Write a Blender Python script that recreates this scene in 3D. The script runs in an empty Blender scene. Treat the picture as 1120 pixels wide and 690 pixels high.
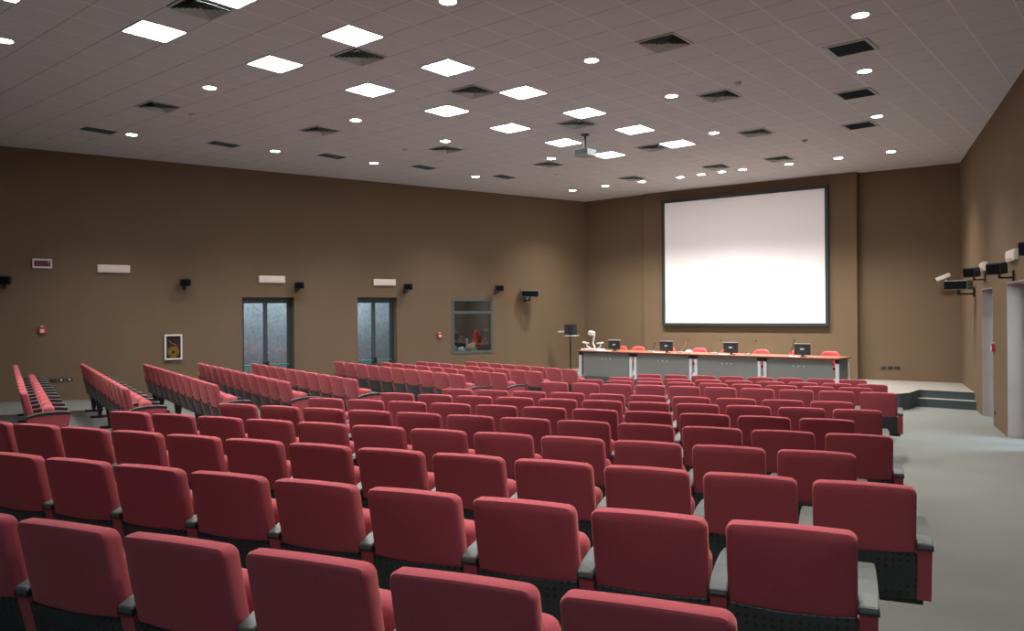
import bpy, bmesh, math, random
from mathutils import Vector, Matrix, Euler
random.seed(7)
C = bpy.context.scene.collection
PI = math.pi

# ------------------------------------------------------------------ camera
CAM_Z = 2.25                     # eye height above the flat floor in front of the stage
TH = 0.6975                      # camera is turned 40 degrees to the left of the stage axis (+Y)
FPX, ROLL, DY = 858.0, -0.0079, -3.4
cd = bpy.data.cameras.new('camera'); cam = bpy.data.objects.new('camera', cd); C.objects.link(cam)
cd.sensor_width = 36.0; cd.lens = FPX / 1120 * 36.0; cd.shift_y = DY / 1120
cam.matrix_world = (Matrix.Translation((0, 0, CAM_Z)) @ Matrix.Rotation(TH, 4, 'Z')
                    @ Matrix.Rotation(PI / 2, 4, 'X') @ Matrix.Rotation(ROLL, 4, 'Z'))
bpy.context.scene.camera = cam
# ------------------------------------------------------------------ world, exposure
W = bpy.data.worlds.new('world'); bpy.context.scene.world = W; W.use_nodes = True
W.node_tree.nodes['Background'].inputs[0].default_value = (.02, .022, .025, 1)
W.node_tree.nodes['Background'].inputs[1].default_value = 1.0
vs = bpy.context.scene.view_settings
vs.view_transform = 'Standard'; vs.look = 'None'; vs.gamma = 1.0; vs.use_curve_mapping = False
vs.exposure = 0.0
bpy.context.scene.cycles.use_denoising = True
bpy.context.scene.cycles.max_bounces = 6
bpy.context.scene.cycles.sample_clamp_indirect = 4.0
SPOT_W, SPOT_COL = 760.0, (1.0, .93, .85)
TROFFER_E, DISC_E, REAR_FILL_E = 40.0, 60.0, 30.0

# ------------------------------------------------------------------ measuring helpers
def ray(px, py):
    x = px - 560.0; y = py - 345.0 - DY
    c, s = math.cos(ROLL), math.sin(ROLL)
    a, b = x * c + y * s, -x * s + y * c
    return Vector((a / FPX * math.cos(TH) - math.sin(TH), a / FPX * math.sin(TH) + math.cos(TH), -b / FPX))
def at_y(px, py, Y):
    d = ray(px, py); t = Y / d.y
    return Vector((d.x * t, Y, CAM_Z + d.z * t))
def on_line(px, py, A, B):
    d = ray(px, py); n = Vector((-(B[1] - A[1]), B[0] - A[0]))
    t = (A[0] * n.x + A[1] * n.y) / (d.x * n.x + d.y * n.y)
    return Vector((d.x * t, d.y * t, CAM_Z + d.z * t))

# ------------------------------------------------------------------ room measures (metres)
CEIL = 5.953
AX = -9.1
YB = -4.2
LC = (-15.06, 21.85); LDIR = Vector((-4.44, -16.15)).normalized()
RC = (-4.05, 22.56); RDIR = Vector((2.35, -8.17)).normalized()
def lw(s): return Vector((LC[0] + LDIR.x * s, LC[1] + LDIR.y * s))
def rw(s): return Vector((RC[0] + RDIR.x * s, RC[1] + RDIR.y * s))
LEND = (YB - LC[1]) / LDIR.y; REND = (YB - RC[1]) / RDIR.y
def floor_z(x, y):
    w = y * math.cos(math.radians(17)) - abs(x - AX) * math.sin(math.radians(17))
    return max(0.0, 2.25 - (1.757 + .0385 * w))
STAGE_Z = .37

# ------------------------------------------------------------------ materials
def mat(name, col, rough=.6, metal=0, spec=.5, emit=None, es=0, noise=None, bump=None):
    m = bpy.data.materials.new(name); m.use_nodes = True
    nt = m.node_tree; b = nt.nodes['Principled BSDF']
    b.inputs['Base Color'].default_value = (*col, 1); b.inputs['Roughness'].default_value = rough
    b.inputs['Metallic'].default_value = metal; b.inputs['Specular IOR Level'].default_value = spec
    if emit: b.inputs['Emission Color'].default_value = (*emit, 1); b.inputs['Emission Strength'].default_value = es
    tc = nt.nodes.new('ShaderNodeTexCoord')
    if noise:
        sc, amt = noise[0], noise[1]
        mp = nt.nodes.new('ShaderNodeMapping'); mp.inputs['Scale'].default_value = noise[2] if len(noise) > 2 else (1, 1, 1)
        n = nt.nodes.new('ShaderNodeTexNoise'); n.inputs['Scale'].default_value = sc; n.inputs['Detail'].default_value = 4
        r = nt.nodes.new('ShaderNodeMix'); r.data_type = 'RGBA'
        r.inputs[6].default_value = (*[c * (1 - amt) for c in col], 1); r.inputs[7].default_value = (*[min(1, c * (1 + amt)) for c in col], 1)
        nt.links.new(tc.outputs['Object'], mp.inputs[0]); nt.links.new(mp.outputs[0], n.inputs['Vector'])
        nt.links.new(n.outputs['Fac'], r.inputs[0]); nt.links.new(r.outputs[2], b.inputs['Base Color'])
    if bump:
        n = nt.nodes.new('ShaderNodeTexNoise'); n.inputs['Scale'].default_value = bump[0]
        bp = nt.nodes.new('ShaderNodeBump'); bp.inputs['Strength'].default_value = bump[1]; bp.inputs['Distance'].default_value = .004
        nt.links.new(tc.outputs['Object'], n.inputs['Vector']); nt.links.new(n.outputs['Fac'], bp.inputs['Height'])
        nt.links.new(bp.outputs[0], b.inputs['Normal'])
    return m
M = {}
M['red'] = mat('red_wool', (.36, .072, .090), .9, spec=.2, noise=(60, .10), bump=(400, .25))
_b = M['red'].node_tree.nodes['Principled BSDF']; _b.inputs['Sheen Weight'].default_value = .38; _b.inputs['Sheen Roughness'].default_value = .5; _b.inputs['Sheen Tint'].default_value = (1, .36, .33, 1)
M['black'] = mat('black_plastic', (.012, .016, .017), .45)
M['dark'] = mat('dark_plastic', (.02, .024, .026), .5)
M['arm'] = mat('grey_arm_plastic', (.085, .10, .095), .42, noise=(8, .08))
M['wallcloth'] = mat('brown_wall_cloth', (.168, .119, .076), .92, spec=.15, noise=(1.6, .07, (1, 1, .25)), bump=(180, .3))
M['jamb'] = mat('pale_reveal', (.34, .28, .255), .8, spec=.2, noise=(3, .05))
M['carpet'] = mat('grey_carpet', (.165, .173, .163), .95, spec=.1, noise=(2.0, .09), bump=(250, .35))
M['stagecarpet'] = mat('grey_stage_carpet', (.25, .238, .215), .95, spec=.1, noise=(3.0, .06), bump=(250, .3))
M['riser'] = mat('teal_grey_riser', (.055, .078, .085), .7, noise=(4, .1))
M['white'] = mat('white_plastic', (.75, .73, .70), .4)
M['projgrey'] = mat('projector_grey', (.30, .31, .30), .45)
M['cream'] = mat('cream_diffuser', (.80, .66, .58), .45, noise=(20, .04, (1, 1, 8)))
M['teal'] = mat('teal_metal', (.045, .065, .070), .45, spec=.4)
M['frame'] = mat('teal_frame', (.075, .10, .10), .45)
M['screenframe'] = mat('screen_frame', (.022, .034, .036), .5)
M['screen'] = mat('projection_screen', (.86, .86, .88), .85, emit=(.95, .97, 1), es=.12)  # slight glow of the fabric stands in for projected light
M['troffer'] = mat('fluorescent_diffuser', (.8, .8, .8), .5, emit=(.88, .94, 1), es=TROFFER_E)
M['rear'] = mat('cool_fluorescent_diffuser', (.8, .8, .8), .5, emit=(.60, .78, 1), es=REAR_FILL_E)  # cool glow for the fill panels added behind the camera
M['disc'] = mat('downlight_lens', (.9, .9, .9), .5, emit=(1, .93, .84), es=DISC_E)
M['ring'] = mat('white_trim_ring', (.6, .58, .56), .4)
M['vent'] = mat('vent_metal', (.42, .48, .47), .5)
M['ventdark'] = mat('vent_dark', (.05, .07, .07), .6)
M['slat'] = mat('slot_vent_teal', (.07, .12, .14), .5)
M['silver'] = mat('silver_metal', (.72, .76, .84), .4, metal=.15)
M['panel'] = mat('grey_desk_panel', (.20, .205, .195), .6, noise=(5, .04))
M['wood'] = mat('red_brown_desk_top', (.27, .105, .06), .35, noise=(6, .15, (1, 8, 1)))
M['edge'] = mat('dark_edge', (.03, .022, .02), .5)
M['chairred'] = mat('bright_red_chair', (.62, .075, .08), .7, noise=(30, .06))
M['alarm'] = mat('alarm_red', (.45, .03, .03), .4)
M['darkred'] = mat('sign_dark_red', (.12, .012, .012), .4)
M['green'] = mat('green_push_bar', (.02, .22, .12), .4)
M['yellow'] = mat('yellow_hose', (.62, .42, .03), .5, noise=(30, .15))
M['brass'] = mat('brass_gooseneck', (.42, .28, .16), .4, metal=.5)
M['stone'] = mat('speckled_corridor_wall', (.36, .355, .34), .7, noise=(11, .55))
M['screenface'] = mat('dark_screen_face', (.02, .02, .025), .2)
M['logo'] = mat('pale_badge', (.7, .72, .72), .4)
M['blue'] = mat('blue_cloth', (.12, .18, .26), .9, noise=(10, .2))
M['coatred'] = mat('red_cloth', (.5, .05, .03), .9, noise=(10, .2))
M['coatwhite'] = mat('white_cloth', (.6, .58, .55), .9, noise=(10, .1))
M['coatbeige'] = mat('beige_cloth', (.38, .35, .24), .9, noise=(10, .1))
M['boothwall'] = mat('booth_wall', (.16, .14, .125), .9)
M['speakerbody'] = mat('speaker_charcoal', (.022, .030, .032), .5)
M['grille'] = mat('black_grille', (.005, .006, .007), .9, spec=.1)
M['case'] = mat('pale_speaker_case', (.20, .22, .20), .5)

def glass(name, tint, rough, mixf):
    m = bpy.data.materials.new(name); m.use_nodes = True; nt = m.node_tree
    nt.nodes.clear(); o = nt.nodes.new('ShaderNodeOutputMaterial'); mx = nt.nodes.new('ShaderNodeMixShader')
    t = nt.nodes.new('ShaderNodeBsdfTransparent'); t.inputs[0].default_value = (*tint, 1)
    g = nt.nodes.new('ShaderNodeBsdfGlossy'); g.inputs['Roughness'].default_value = rough; g.inputs[0].default_value = (.8, .9, .95, 1)
    mx.inputs[0].default_value = mixf
    nt.links.new(t.outputs[0], mx.inputs[1]); nt.links.new(g.outputs[0], mx.inputs[2]); nt.links.new(mx.outputs[0], o.inputs[0])
    return m
M['glass'] = glass('door_glass', (.82, .90, .95), .08, .10)
M['boothglass'] = glass('booth_glass', (.75, .78, .78), .03, .05)

def math_node(nt, op, a, b=None, v=None):
    n = nt.nodes.new('ShaderNodeMath'); n.operation = op
    nt.links.new(a, n.inputs[0])
    if b is not None: nt.links.new(b, n.inputs[1])
    if v is not None: n.inputs[1].default_value = v
    return n.outputs[0]
def ceiling_mat():
    m = bpy.data.materials.new('ceiling_tiles'); m.use_nodes = True; nt = m.node_tree; b = nt.nodes['Principled BSDF']
    b.inputs['Roughness'].default_value = .85; b.inputs['Specular IOR Level'].default_value = .2
    tc = nt.nodes.new('ShaderNodeTexCoord'); sp = nt.nodes.new('ShaderNodeSeparateXYZ'); nt.links.new(tc.outputs['Object'], sp.inputs[0])
    def line(out, off, half):
        a = math_node(nt, 'ADD', out, v=off); a = math_node(nt, 'DIVIDE', a, v=.6); a = math_node(nt, 'FRACT', a)
        a = math_node(nt, 'SUBTRACT', a, v=.5); a = math_node(nt, 'ABSOLUTE', a)
        return math_node(nt, 'GREATER_THAN', a, v=.5 - half / .6)
    lx = line(sp.outputs[0], 100 * .6 + (16.8555 + .5) * .6, .011)      # runners towards the stage
    ly = line(sp.outputs[1], 100 * .6 - (8.1013 + .5) * .6, .007)       # cross joints
    n = nt.nodes.new('ShaderNodeTexNoise'); n.inputs['Scale'].default_value = 3; nt.links.new(tc.outputs['Object'], n.inputs['Vector'])
    base = nt.nodes.new('ShaderNodeMix'); base.data_type = 'RGBA'
    base.inputs[6].default_value = (.56, .59, .62, 1); base.inputs[7].default_value = (.60, .63, .66, 1)
    nt.links.new(n.outputs['Fac'], base.inputs[0])
    m1 = nt.nodes.new('ShaderNodeMix'); m1.data_type = 'RGBA'; m1.inputs[7].default_value = (.33, .33, .34, 1)
    nt.links.new(ly, m1.inputs[0]); nt.links.new(base.outputs[2], m1.inputs[6])
    m2 = nt.nodes.new('ShaderNodeMix'); m2.data_type = 'RGBA'; m2.inputs[7].default_value = (.74, .74, .75, 1)
    nt.links.new(lx, m2.inputs[0]); nt.links.new(m1.outputs[2], m2.inputs[6]); nt.links.new(m2.outputs[2], b.inputs['Base Color'])
    bp = nt.nodes.new('ShaderNodeBump'); bp.inputs['Strength'].default_value = .6; bp.inputs['Distance'].default_value = .01
    s = math_node(nt, 'ADD', lx, ly); nt.links.new(s, bp.inputs['Height']); nt.links.new(bp.outputs[0], b.inputs['Normal'])
    return m
M['ceiling'] = ceiling_mat()
def shell_mat():
    m = mat('perforated_black_shell', (.020, .030, .032), .4, spec=.5); nt = m.node_tree; b = nt.nodes['Principled BSDF']
    tc = nt.nodes.new('ShaderNodeTexCoord'); v = nt.nodes.new('ShaderNodeTexVoronoi'); v.inputs['Randomness'].default_value = 0.0
    v.inputs['Scale'].default_value = 30; nt.links.new(tc.outputs['Object'], v.inputs['Vector'])
    g = math_node(nt, 'LESS_THAN', v.outputs['Distance'], v=.28)
    bp = nt.nodes.new('ShaderNodeBump'); bp.inputs['Strength'].default_value = 1; bp.inputs['Distance'].default_value = .006
    nt.links.new(g, bp.inputs['Height']); nt.links.new(bp.outputs[0], b.inputs['Normal'])
    mx = nt.nodes.new('ShaderNodeMix'); mx.data_type = 'RGBA'; mx.inputs[6].default_value = (.020, .030, .032, 1); mx.inputs[7].default_value = (.003, .004, .005, 1)
    nt.links.new(g, mx.inputs[0]); nt.links.new(mx.outputs[2], b.inputs['Base Color'])
    return m
M['shell'] = shell_mat()

# ------------------------------------------------------------------ mesh helpers
def add_box(bm, c, s, rz=0, rx=0, ry=0, bev=0):
    r = bmesh.ops.create_cube(bm, size=1)
    vsx = r['verts']
    bmesh.ops.scale(bm, verts=vsx, vec=s)
    if bev:
        es = list({e for v in vsx for e in v.link_edges})
        rr = bmesh.ops.bevel(bm, geom=es, offset=bev, segments=2, affect='EDGES', profile=.6)
        vsx = list({v for f in rr['faces'] for v in f.verts} | {v for v in vsx if v.is_valid})
    bmesh.ops.transform(bm, verts=vsx, matrix=Matrix.Translation(c) @ Euler((rx, ry, rz)).to_matrix().to_4x4())
    return vsx
def add_cyl(bm, p0, p1, r0, r1=None, seg=16):
    p0, p1 = Vector(p0), Vector(p1); d = p1 - p0
    r1 = r0 if r1 is None else r1
    r = bmesh.ops.create_cone(bm, cap_ends=True, segments=seg, radius1=r0, radius2=r1, depth=d.length)
    q = Vector((0, 0, 1)).rotation_difference(d.normalized()).to_matrix().to_4x4()
    bmesh.ops.transform(bm, verts=r['verts'], matrix=Matrix.Translation((p0 + p1) / 2) @ q)
    return r['verts']
def add_tube(bm, pts, r, seg=8):
    for a, b in zip(pts, pts[1:]):
        add_cyl(bm, a, b, r, seg=seg)
    for p in pts[1:-1]:
        s = bmesh.ops.create_icosphere(bm, subdivisions=1, radius=r * 1.02); bmesh.ops.translate(bm, verts=s['verts'], vec=p)
def add_prism(bm, poly, z0, z1):
    lo = [bm.verts.new((p[0], p[1], z0)) for p in poly]; hi = [bm.verts.new((p[0], p[1], z1)) for p in poly]
    n = len(poly)
    bm.faces.new(lo[::-1]); bm.faces.new(hi)
    for i in range(n): bm.faces.new((lo[i], lo[(i + 1) % n], hi[(i + 1) % n], hi[i]))
def add_side_prism(bm, poly, x0, x1):            # poly in (y, z), extruded along x
    lo = [bm.verts.new((x0, p[0], p[1])) for p in poly]; hi = [bm.verts.new((x1, p[0], p[1])) for p in poly]
    n = len(poly)
    bm.faces.new(lo); bm.faces.new(hi[::-1])
    for i in range(n): bm.faces.new((hi[i], hi[(i + 1) % n], lo[(i + 1) % n], lo[i]))
def cushion(bm, w, z0, z1, t, rc, re, arch_top=0, arch_bot=0, dy=lambda x, z: 0.0, n=5):
    """padded slab with rounded corners in x-z, rounded edges, y from 0 (rear) to t"""
    out = []
    hw = w / 2
    for cx, cz, a0 in ((hw - rc, z1 - rc, 0), (-hw + rc, z1 - rc, 90), (-hw + rc, z0 + rc, 180), (hw - rc, z0 + rc, 270)):
        for k in range(n + 1):
            a = math.radians(a0 + 90 * k / n); out.append((cx + rc * math.cos(a), cz + rc * math.sin(a), math.cos(a), math.sin(a)))
        # straight run points
        nx = {0: (0, z1, 0, 1), 90: (-hw, (z0 + z1) / 2, -1, 0), 180: (0, z0, 0, -1), 270: (hw, (z0 + z1) / 2, 1, 0)}[a0]
        if a0 in (0, 180):
            for f in (-.3, 0, .3): out.append((((-f) if a0 else f) * (w - 2 * rc) * (-1 if a0 == 0 else -1) * (1 if a0 == 0 else 1), nx[1], nx[2], nx[3]))
        else: out.append(nx)
    rings = [(re, 0), (re * .35, re * .3), (0, re), (0, t - re), (re * .35, t - re * .3), (re, t)]
    R = []
    for ins, y in rings:
        ring = []
        for (x, z, ax, az) in out:
            X = x - ax * ins; Z = z - az * ins
            u = 1 - (X / hw) ** 2
            Z += arch_top * u if az > .5 else (-arch_bot * u if az < -.5 else 0)
            ring.append(bm.verts.new((X, y + dy(X, Z), Z)))
        R.append(ring)
    N = len(out)
    for a, b in zip(R, R[1:]):
        for i in range(N): bm.faces.new((a[i], a[(i + 1) % N], b[(i + 1) % N], b[i]))
    zc = (z0 + z1) / 2
    for ring, rev in ((R[0], False), (R[-1], True)):
        yb = t if rev else 0
        cur = ring
        for k in (.8, .6, .4, .2):
            nx_ = []
            for v0 in ring:
                X = v0.co.x * k; Z = zc + (v0.co.z - zc) * k
                nx_.append(bm.verts.new((X, yb + dy(X, Z) + (.012 * (1 - k * k) if rev else -.004 * (1 - k * k)), Z)))
            for i in range(N): bm.faces.new((cur[i], cur[(i + 1) % N], nx_[(i + 1) % N], nx_[i]))
            cur = nx_
        c = bm.verts.new((0, yb + dy(0, zc) + (.012 if rev else -.004), zc))
        for i in range(N): bm.faces.new((c, cur[(i + 1) % N], cur[i]))
    bmesh.ops.recalc_face_normals(bm, faces=bm.faces)

def obj(name, bm, m, parent=None, smooth=False, loc=None):
    bmesh.ops.recalc_face_normals(bm, faces=bm.faces)
    me = bpy.data.meshes.new(name); bm.to_mesh(me); bm.free()
    for mm in (m if isinstance(m, (list, tuple)) else [m]): me.materials.append(M[mm] if isinstance(mm, str) else mm)
    if smooth:
        for p in me.polygons: p.use_smooth = True
        if smooth != 'all':
            try: me.set_sharp_from_angle(angle=math.radians(40))
            except Exception: pass
    o = bpy.data.objects.new(name, me); C.objects.link(o)
    if parent: o.parent = parent
    if loc: o.location = loc
    return o
def tag(o, label, cat, group=None):
    o['label'] = label; o['category'] = cat
    if group: o['group'] = group
    return o
def thing(name, label, cat, loc=(0, 0, 0), rotz=0, group=None):
    o = bpy.data.objects.new(name, None); C.objects.link(o); o.empty_display_size = .1
    o.location = loc; o.rotation_euler = (0, 0, rotz)
    return tag(o, label, cat, group)
def struct(name, bm, m, smooth=False, parent=None):
    o = obj(name, bm, m, smooth=smooth, parent=parent)
    if parent is None: o['kind'] = 'structure'
    return o
def dup(root, loc, rotz, label, group=None):
    r = root.copy(); C.objects.link(r); r.location = loc; r.rotation_euler = (0, 0, rotz); r['label'] = label
    if group: r['group'] = group
    for ch in list(root.children):
        c = ch.copy(); C.objects.link(c); c.parent = r
        for g in list(ch.children):
            d = g.copy(); C.objects.link(d); d.parent = c
    return r
NB = bmesh.new

# ------------------------------------------------------------------ room shell
def build_shell():
    # floor: gently falling towards the stage, both halves following the fan of the seating
    bm = NB(); xs = [AX + i * 1.0 for i in range(-15, 17)]; ys = [YB - .5 + j * .8 for j in range(0, 36)]
    g = [[bm.verts.new((x, y, floor_z(x, y))) for x in xs] for y in ys]
    lo = {}
    for j in range(len(ys) - 1):
        for i in range(len(xs) - 1):
            bm.faces.new((g[j][i], g[j][i + 1], g[j + 1][i + 1], g[j + 1][i]))
    r = bmesh.ops.extrude_face_region(bm, geom=bm.faces[:])
    for v in [v for v in r['geom'] if isinstance(v, bmesh.types.BMVert)]: v.co.z = -.3
    struct('floor', bm, 'carpet', smooth=True)
    # ceiling
    bm = NB()
    add_prism(bm, [(-24, YB - .6), (6, YB - .6), (6, 24.2), (-24, 24.2)], CEIL, CEIL + .2)
    struct('ceiling', bm, 'ceiling')
    # wall with rectangular openings
    def wall(name, P, s0, s1, side, openings, mname, t=.3):
        bm = NB()
        ss = sorted({s0, s1} | {v for o in openings for v in o[:2]}); zs = sorted({-.3, CEIL} | {v for o in openings for v in o[2:4]})
        for a, b in zip(ss, ss[1:]):
            cols = []
            for c, d in zip(zs, zs[1:]):
                if any(o[0] - 1e-6 <= a and b <= o[1] + 1e-6 and o[2] - 1e-6 <= c and d <= o[3] + 1e-6 for o in openings): continue
                if cols and abs(cols[-1][1] - c) < 1e-6: cols[-1][1] = d
                else: cols.append([c, d])
            p, q = P(a), P(b); n = Vector((-(q - p).y, (q - p).x)).normalized() * t * side
            for c, d in cols: add_prism(bm, [p, q, q + n, p + n], c, d)
        return struct(name, bm, mname)
    wall('wall_left', lw, -.3, LEND + .3, -1, [(10.02, 11.37, -.3, 2.69), (7.03, 8.23, -.3, 2.70), (3.75, 5.22, 1.01, 2.68)], 'wallcloth')
    wall('wall_right', rw, -.3, REND + .3, 1, [(3.76, 5.21, -.3, 2.66), (6.83, 8.6, -.3, 2.70)], 'wallcloth', t=.45)
    bm = NB(); add_prism(bm, [(-15.4, 21.86), (-12.72, 21.81), (-12.72, 22.4), (-15.4, 22.4)], -.3, CEIL); struct('wall_front_left', bm, 'wallcloth')
    bm = NB(); add_prism(bm, [(-12.74, 21.70), (-6.43, 22.12), (-6.43, 23.0), (-12.74, 23.0)], -.3, CEIL); struct('wall_front_centre', bm, 'wallcloth')
    bm = NB(); add_prism(bm, [(-6.43, 22.36), (-3.9, 22.57), (-3.9, 23.1), (-6.43, 23.1)], -.3, CEIL); struct('wall_front_right', bm, 'wallcloth')
    bm = NB(); add_prism(bm, [(-23, YB), (5, YB), (5, YB - .3), (-23, YB - .3)], -.3, CEIL); struct('wall_back', bm, 'wallcloth')
build_shell()

# ------------------------------------------------------------------ stage and steps
bm = NB()
sl = lw((18.75 - LC[1]) / LDIR.y)
add_prism(bm, [(sl.x - .1, 18.75), (-4.95, 18.75), (-4.62, 18.98), (-4.50, 19.3), (-4.50, 20.15), (-3.2, 20.15), (-3.85, 22.7), (-15.2, 22.0)], -.05, STAGE_Z - .002)
o = struct('stage', bm, 'riser')
bm = NB()
add_prism(bm, [(sl.x - .1, 18.745), (-4.95, 18.745), (-4.615, 18.975), (-4.495, 19.3), (-4.495, 20.145), (-3.2, 20.145), (-3.85, 22.7), (-15.2, 22.0)], STAGE_Z - .002, STAGE_Z)
o = struct('stage_carpet', bm, 'stagecarpet')
bm = NB()
add_box(bm, ((-4.5 - 3.25) / 2, 20.03, .095), (1.25, .26, .19)); struct('stage_step', bm, 'riser')
bm = NB()
add_box(bm, ((-4.5 - 3.25) / 2, 20.03, .1915), (1.25, .27, .005)); struct('stage_step_carpet', bm, 'stagecarpet')

# ------------------------------------------------------------------ left doors with corridor behind
LANG = math.atan2(LDIR.y, LDIR.x)          # along the left wall, away from the stage
LN = Vector((-LDIR.y, LDIR.x))             # normal of the left wall
if LN.x < 0: LN = -LN                      # points into the room
RN = Vector((-RDIR.y, RDIR.x))
if RN.x > 0: RN = -RN                      # points into the room
def left_frame(s, depth, z):               # s along wall, depth>0 into the room
    p = lw(s) + LN * depth
    return Vector((p.x, p.y, z))
def right_frame(s, depth, z):
    p = rw(s) + RN * depth
    return Vector((p.x, p.y, z))
def wbox(bm, fr, s0, s1, d0, d1, z0, z1, ang, bev=0):
    c = (fr(s0, d0, z0) + fr(s1, d1, z1)) / 2
    add_box(bm, c, (abs(s1 - s0), abs(d1 - d0), abs(z1 - z0)), rz=ang, bev=bev)
def door_left(n, s0, s1, z1):
    zf = floor_z(*lw((s0 + s1) / 2))
    d = -.22; A = LANG
    bm = NB()
    for a, b in ((s0, s0 + .07), (s1 - .05, s1)): wbox(bm, left_frame, a, b, d - .06, d, zf, z1, A)
    wbox(bm, left_frame, s0, s1, d - .06, d, z1 - .09, z1, A)
    root = struct('door_%d' % n, bm, 'teal')
    mid = (s0 + s1) / 2 + .02
    for a, b in ((s0 + .07, mid), (mid, s1 - .05)):
        bm = NB()
        st = .055
        for c, e in ((a, a + st), (b - st, b)): wbox(bm, left_frame, c + .002, e - .002, d - .05, d - .005, zf + .01, z1 - .09, A)
        wbox(bm, left_frame, a, b, d - .05, d - .005, z1 - .15, z1 - .09, A); wbox(bm, left_frame, a, b, d - .05, d - .005, zf + .01, zf + .12, A)
        leaf = obj('door_leaf', bm, 'teal', root)
        bm = NB(); wbox(bm, left_frame, a + st, b - st, d - .03, d - .024, zf + .12, z1 - .15, A); obj('glass_pane', bm, 'glass', leaf)
        bm = NB(); zb = .93
        add_cyl(bm, left_frame(a + .03, d + .055, zb), left_frame(b - .03, d + .055, zb), .017, seg=12)
        obj('push_bar', bm, 'green', leaf, smooth=True)
        bm = NB()
        e = b - .045 if a < mid - .1 else a + .045
        wbox(bm, left_frame, e - .03, e + .03, d - .004, d + .075, zb - .09, zb + .09, A, bev=.01); obj('push_bar_latch', bm, 'dark', leaf)
door_left(1, 10.02, 11.37, 2.69)
door_left(2, 7.03, 8.23, 2.70)
bm = NB(); wbox(bm, left_frame, 5.9, 12.8, -1.9, -1.7, -.3, 3.1, LANG); struct('wall_corridor', bm, 'stone')
bm = NB(); wbox(bm, left_frame, 5.9, 6.05, -1.7, -.32, -.3, 3.1, LANG); wbox(bm, left_frame, 12.65, 12.8, -1.7, -.32, -.3, 3.1, LANG); struct('wall_corridor_end', bm, 'stone')
bm = NB(); wbox(bm, left_frame, 5.9, 12.8, -1.7, -.32, 3.1, 3.2, LANG); struct('ceiling_corridor', bm, 'white')
def area(name, loc, rot, sx, sy, e, col):
    l = bpy.data.lights.new(name, 'AREA'); l.shape = 'RECTANGLE'; l.size = sx; l.size_y = sy; l.energy = e; l.color = col
    o = bpy.data.objects.new(name, l); C.objects.link(o); o.location = loc; o.rotation_euler = rot
    return o
area('corridor_light', left_frame(9.3, -1.0, 3.05), (0, 0, LANG), 5.5, .4, 110, (.80, .90, 1.0))

# booth window
bm = NB(); s0, s1, z0, z1 = 3.75, 5.22, 1.01, 2.68; A = LANG; d = .015
for a, b in ((s0, s0 + .08), (s1 - .08, s1)): wbox(bm, left_frame, a, b, -.08, d, z0, z1, A)
for a, b in ((z0, z0 + .08), (z1 - .08, z1), (2.22, 2.30)): wbox(bm, left_frame, s0 + .08, s1 - .08, -.08, d, a, b, A)
w1 = struct('window_1', bm, 'frame')
bm = NB(); wbox(bm, left_frame, s0 + .08, s1 - .08, -.045, -.038, z0 + .08, z1 - .08, A); obj('glass_pane', bm, 'boothglass', w1)
bm = NB()
wbox(bm, left_frame, s0 - .6, s1 + .6, -2.4, -2.3, -.2, 3.1, A); wbox(bm, left_frame, s0 - .6, s0 - .5, -2.3, -.31, -.2, 3.1, A)
wbox(bm, left_frame, s1 + .5, s1 + .6, -2.3, -.31, -.2, 3.1, A); wbox(bm, left_frame, s0 - .5, s1 + .5, -2.3, -.31, 3.0, 3.1, A)
struct('wall_booth', bm, 'boothwall')
bm = NB(); wbox(bm, left_frame, s0 - .3, s1 + .3, -1.1, -.33, 1.0, 1.04, A, bev=.005)
for a, b in ((s0 - .25, -.45), (s1 + .25, -.45), (s0 - .25, -1.0), (s1 + .25, -1.0)): wbox(bm, left_frame, a - .03, a + .03, b - .03, b + .03, .0, 1.0, A)
tag(obj('booth_counter', bm, 'dark'), 'dark counter inside the control booth, behind the square window', 'counter')
def cloth(name, s, dep, sx, sy, sz, m, label, tilt=0, seed=1):
    bm = NB(); bmesh.ops.create_icosphere(bm, subdivisions=4, radius=1)
    rnd = random.Random(seed)
    ph = [rnd.uniform(0, 6) for _ in range(6)]
    for v in bm.verts:
        x, y, z = v.co
        k = 1 + .16 * math.sin(5 * x + ph[0] + 2 * z) + .12 * math.sin(7 * y + ph[1] + 3 * x) + .07 * math.sin(13 * x + 9 * y + ph[2])
        zz = max(z, -.35) * k
        v.co = (x * sx * k, y * sy * k, (zz + .35) * sz)
    bmesh.ops.rotate(bm, verts=bm.verts, cent=(0, 0, 0), matrix=Matrix.Rotation(tilt, 3, 'Z'))
    o = obj(name, bm, m, smooth='all'); p = left_frame(s, dep, 1.045); o.location = p; o.rotation_euler = (0, 0, LANG)
    mz = min(v.co.z for v in o.data.vertices)
    o.location.z = 1.042 - mz
    return tag(o, label, 'jacket', 'jackets heaped behind the booth window')
cloth('folded_jacket', 4.98, -.50, .19, .15, .17, 'blue', 'grey-blue jacket heaped at the left end of the booth counter', seed=2)
cloth('folded_jacket', 4.63, -.47, .13, .12, .10, 'coatwhite', 'white folded garment at the bottom left of the booth window', seed=3)
cloth('folded_jacket', 4.25, -.48, .20, .14, .17, 'coatbeige', 'beige garment heaped right of centre in the booth window', .2, seed=4)
cloth('folded_jacket', 3.95, -.62, .11, .12, .44, 'coatred', 'red jacket piled at the right end of the booth counter', seed=5)
cloth('folded_jacket', 4.5, -.85, .26, .14, .36, 'dark', 'dark coat heaped at the back of the booth counter', seed=6)
t = thing('monitor', 'dark monitor standing in the control booth, left side behind the glass', 'monitor', left_frame(4.98, -.86, 1.04), LANG)
bm = NB(); add_box(bm, (0, 0, .42), (.46, .05, .5), bev=.01); obj('display', bm, 'speakerbody', t)
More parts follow.
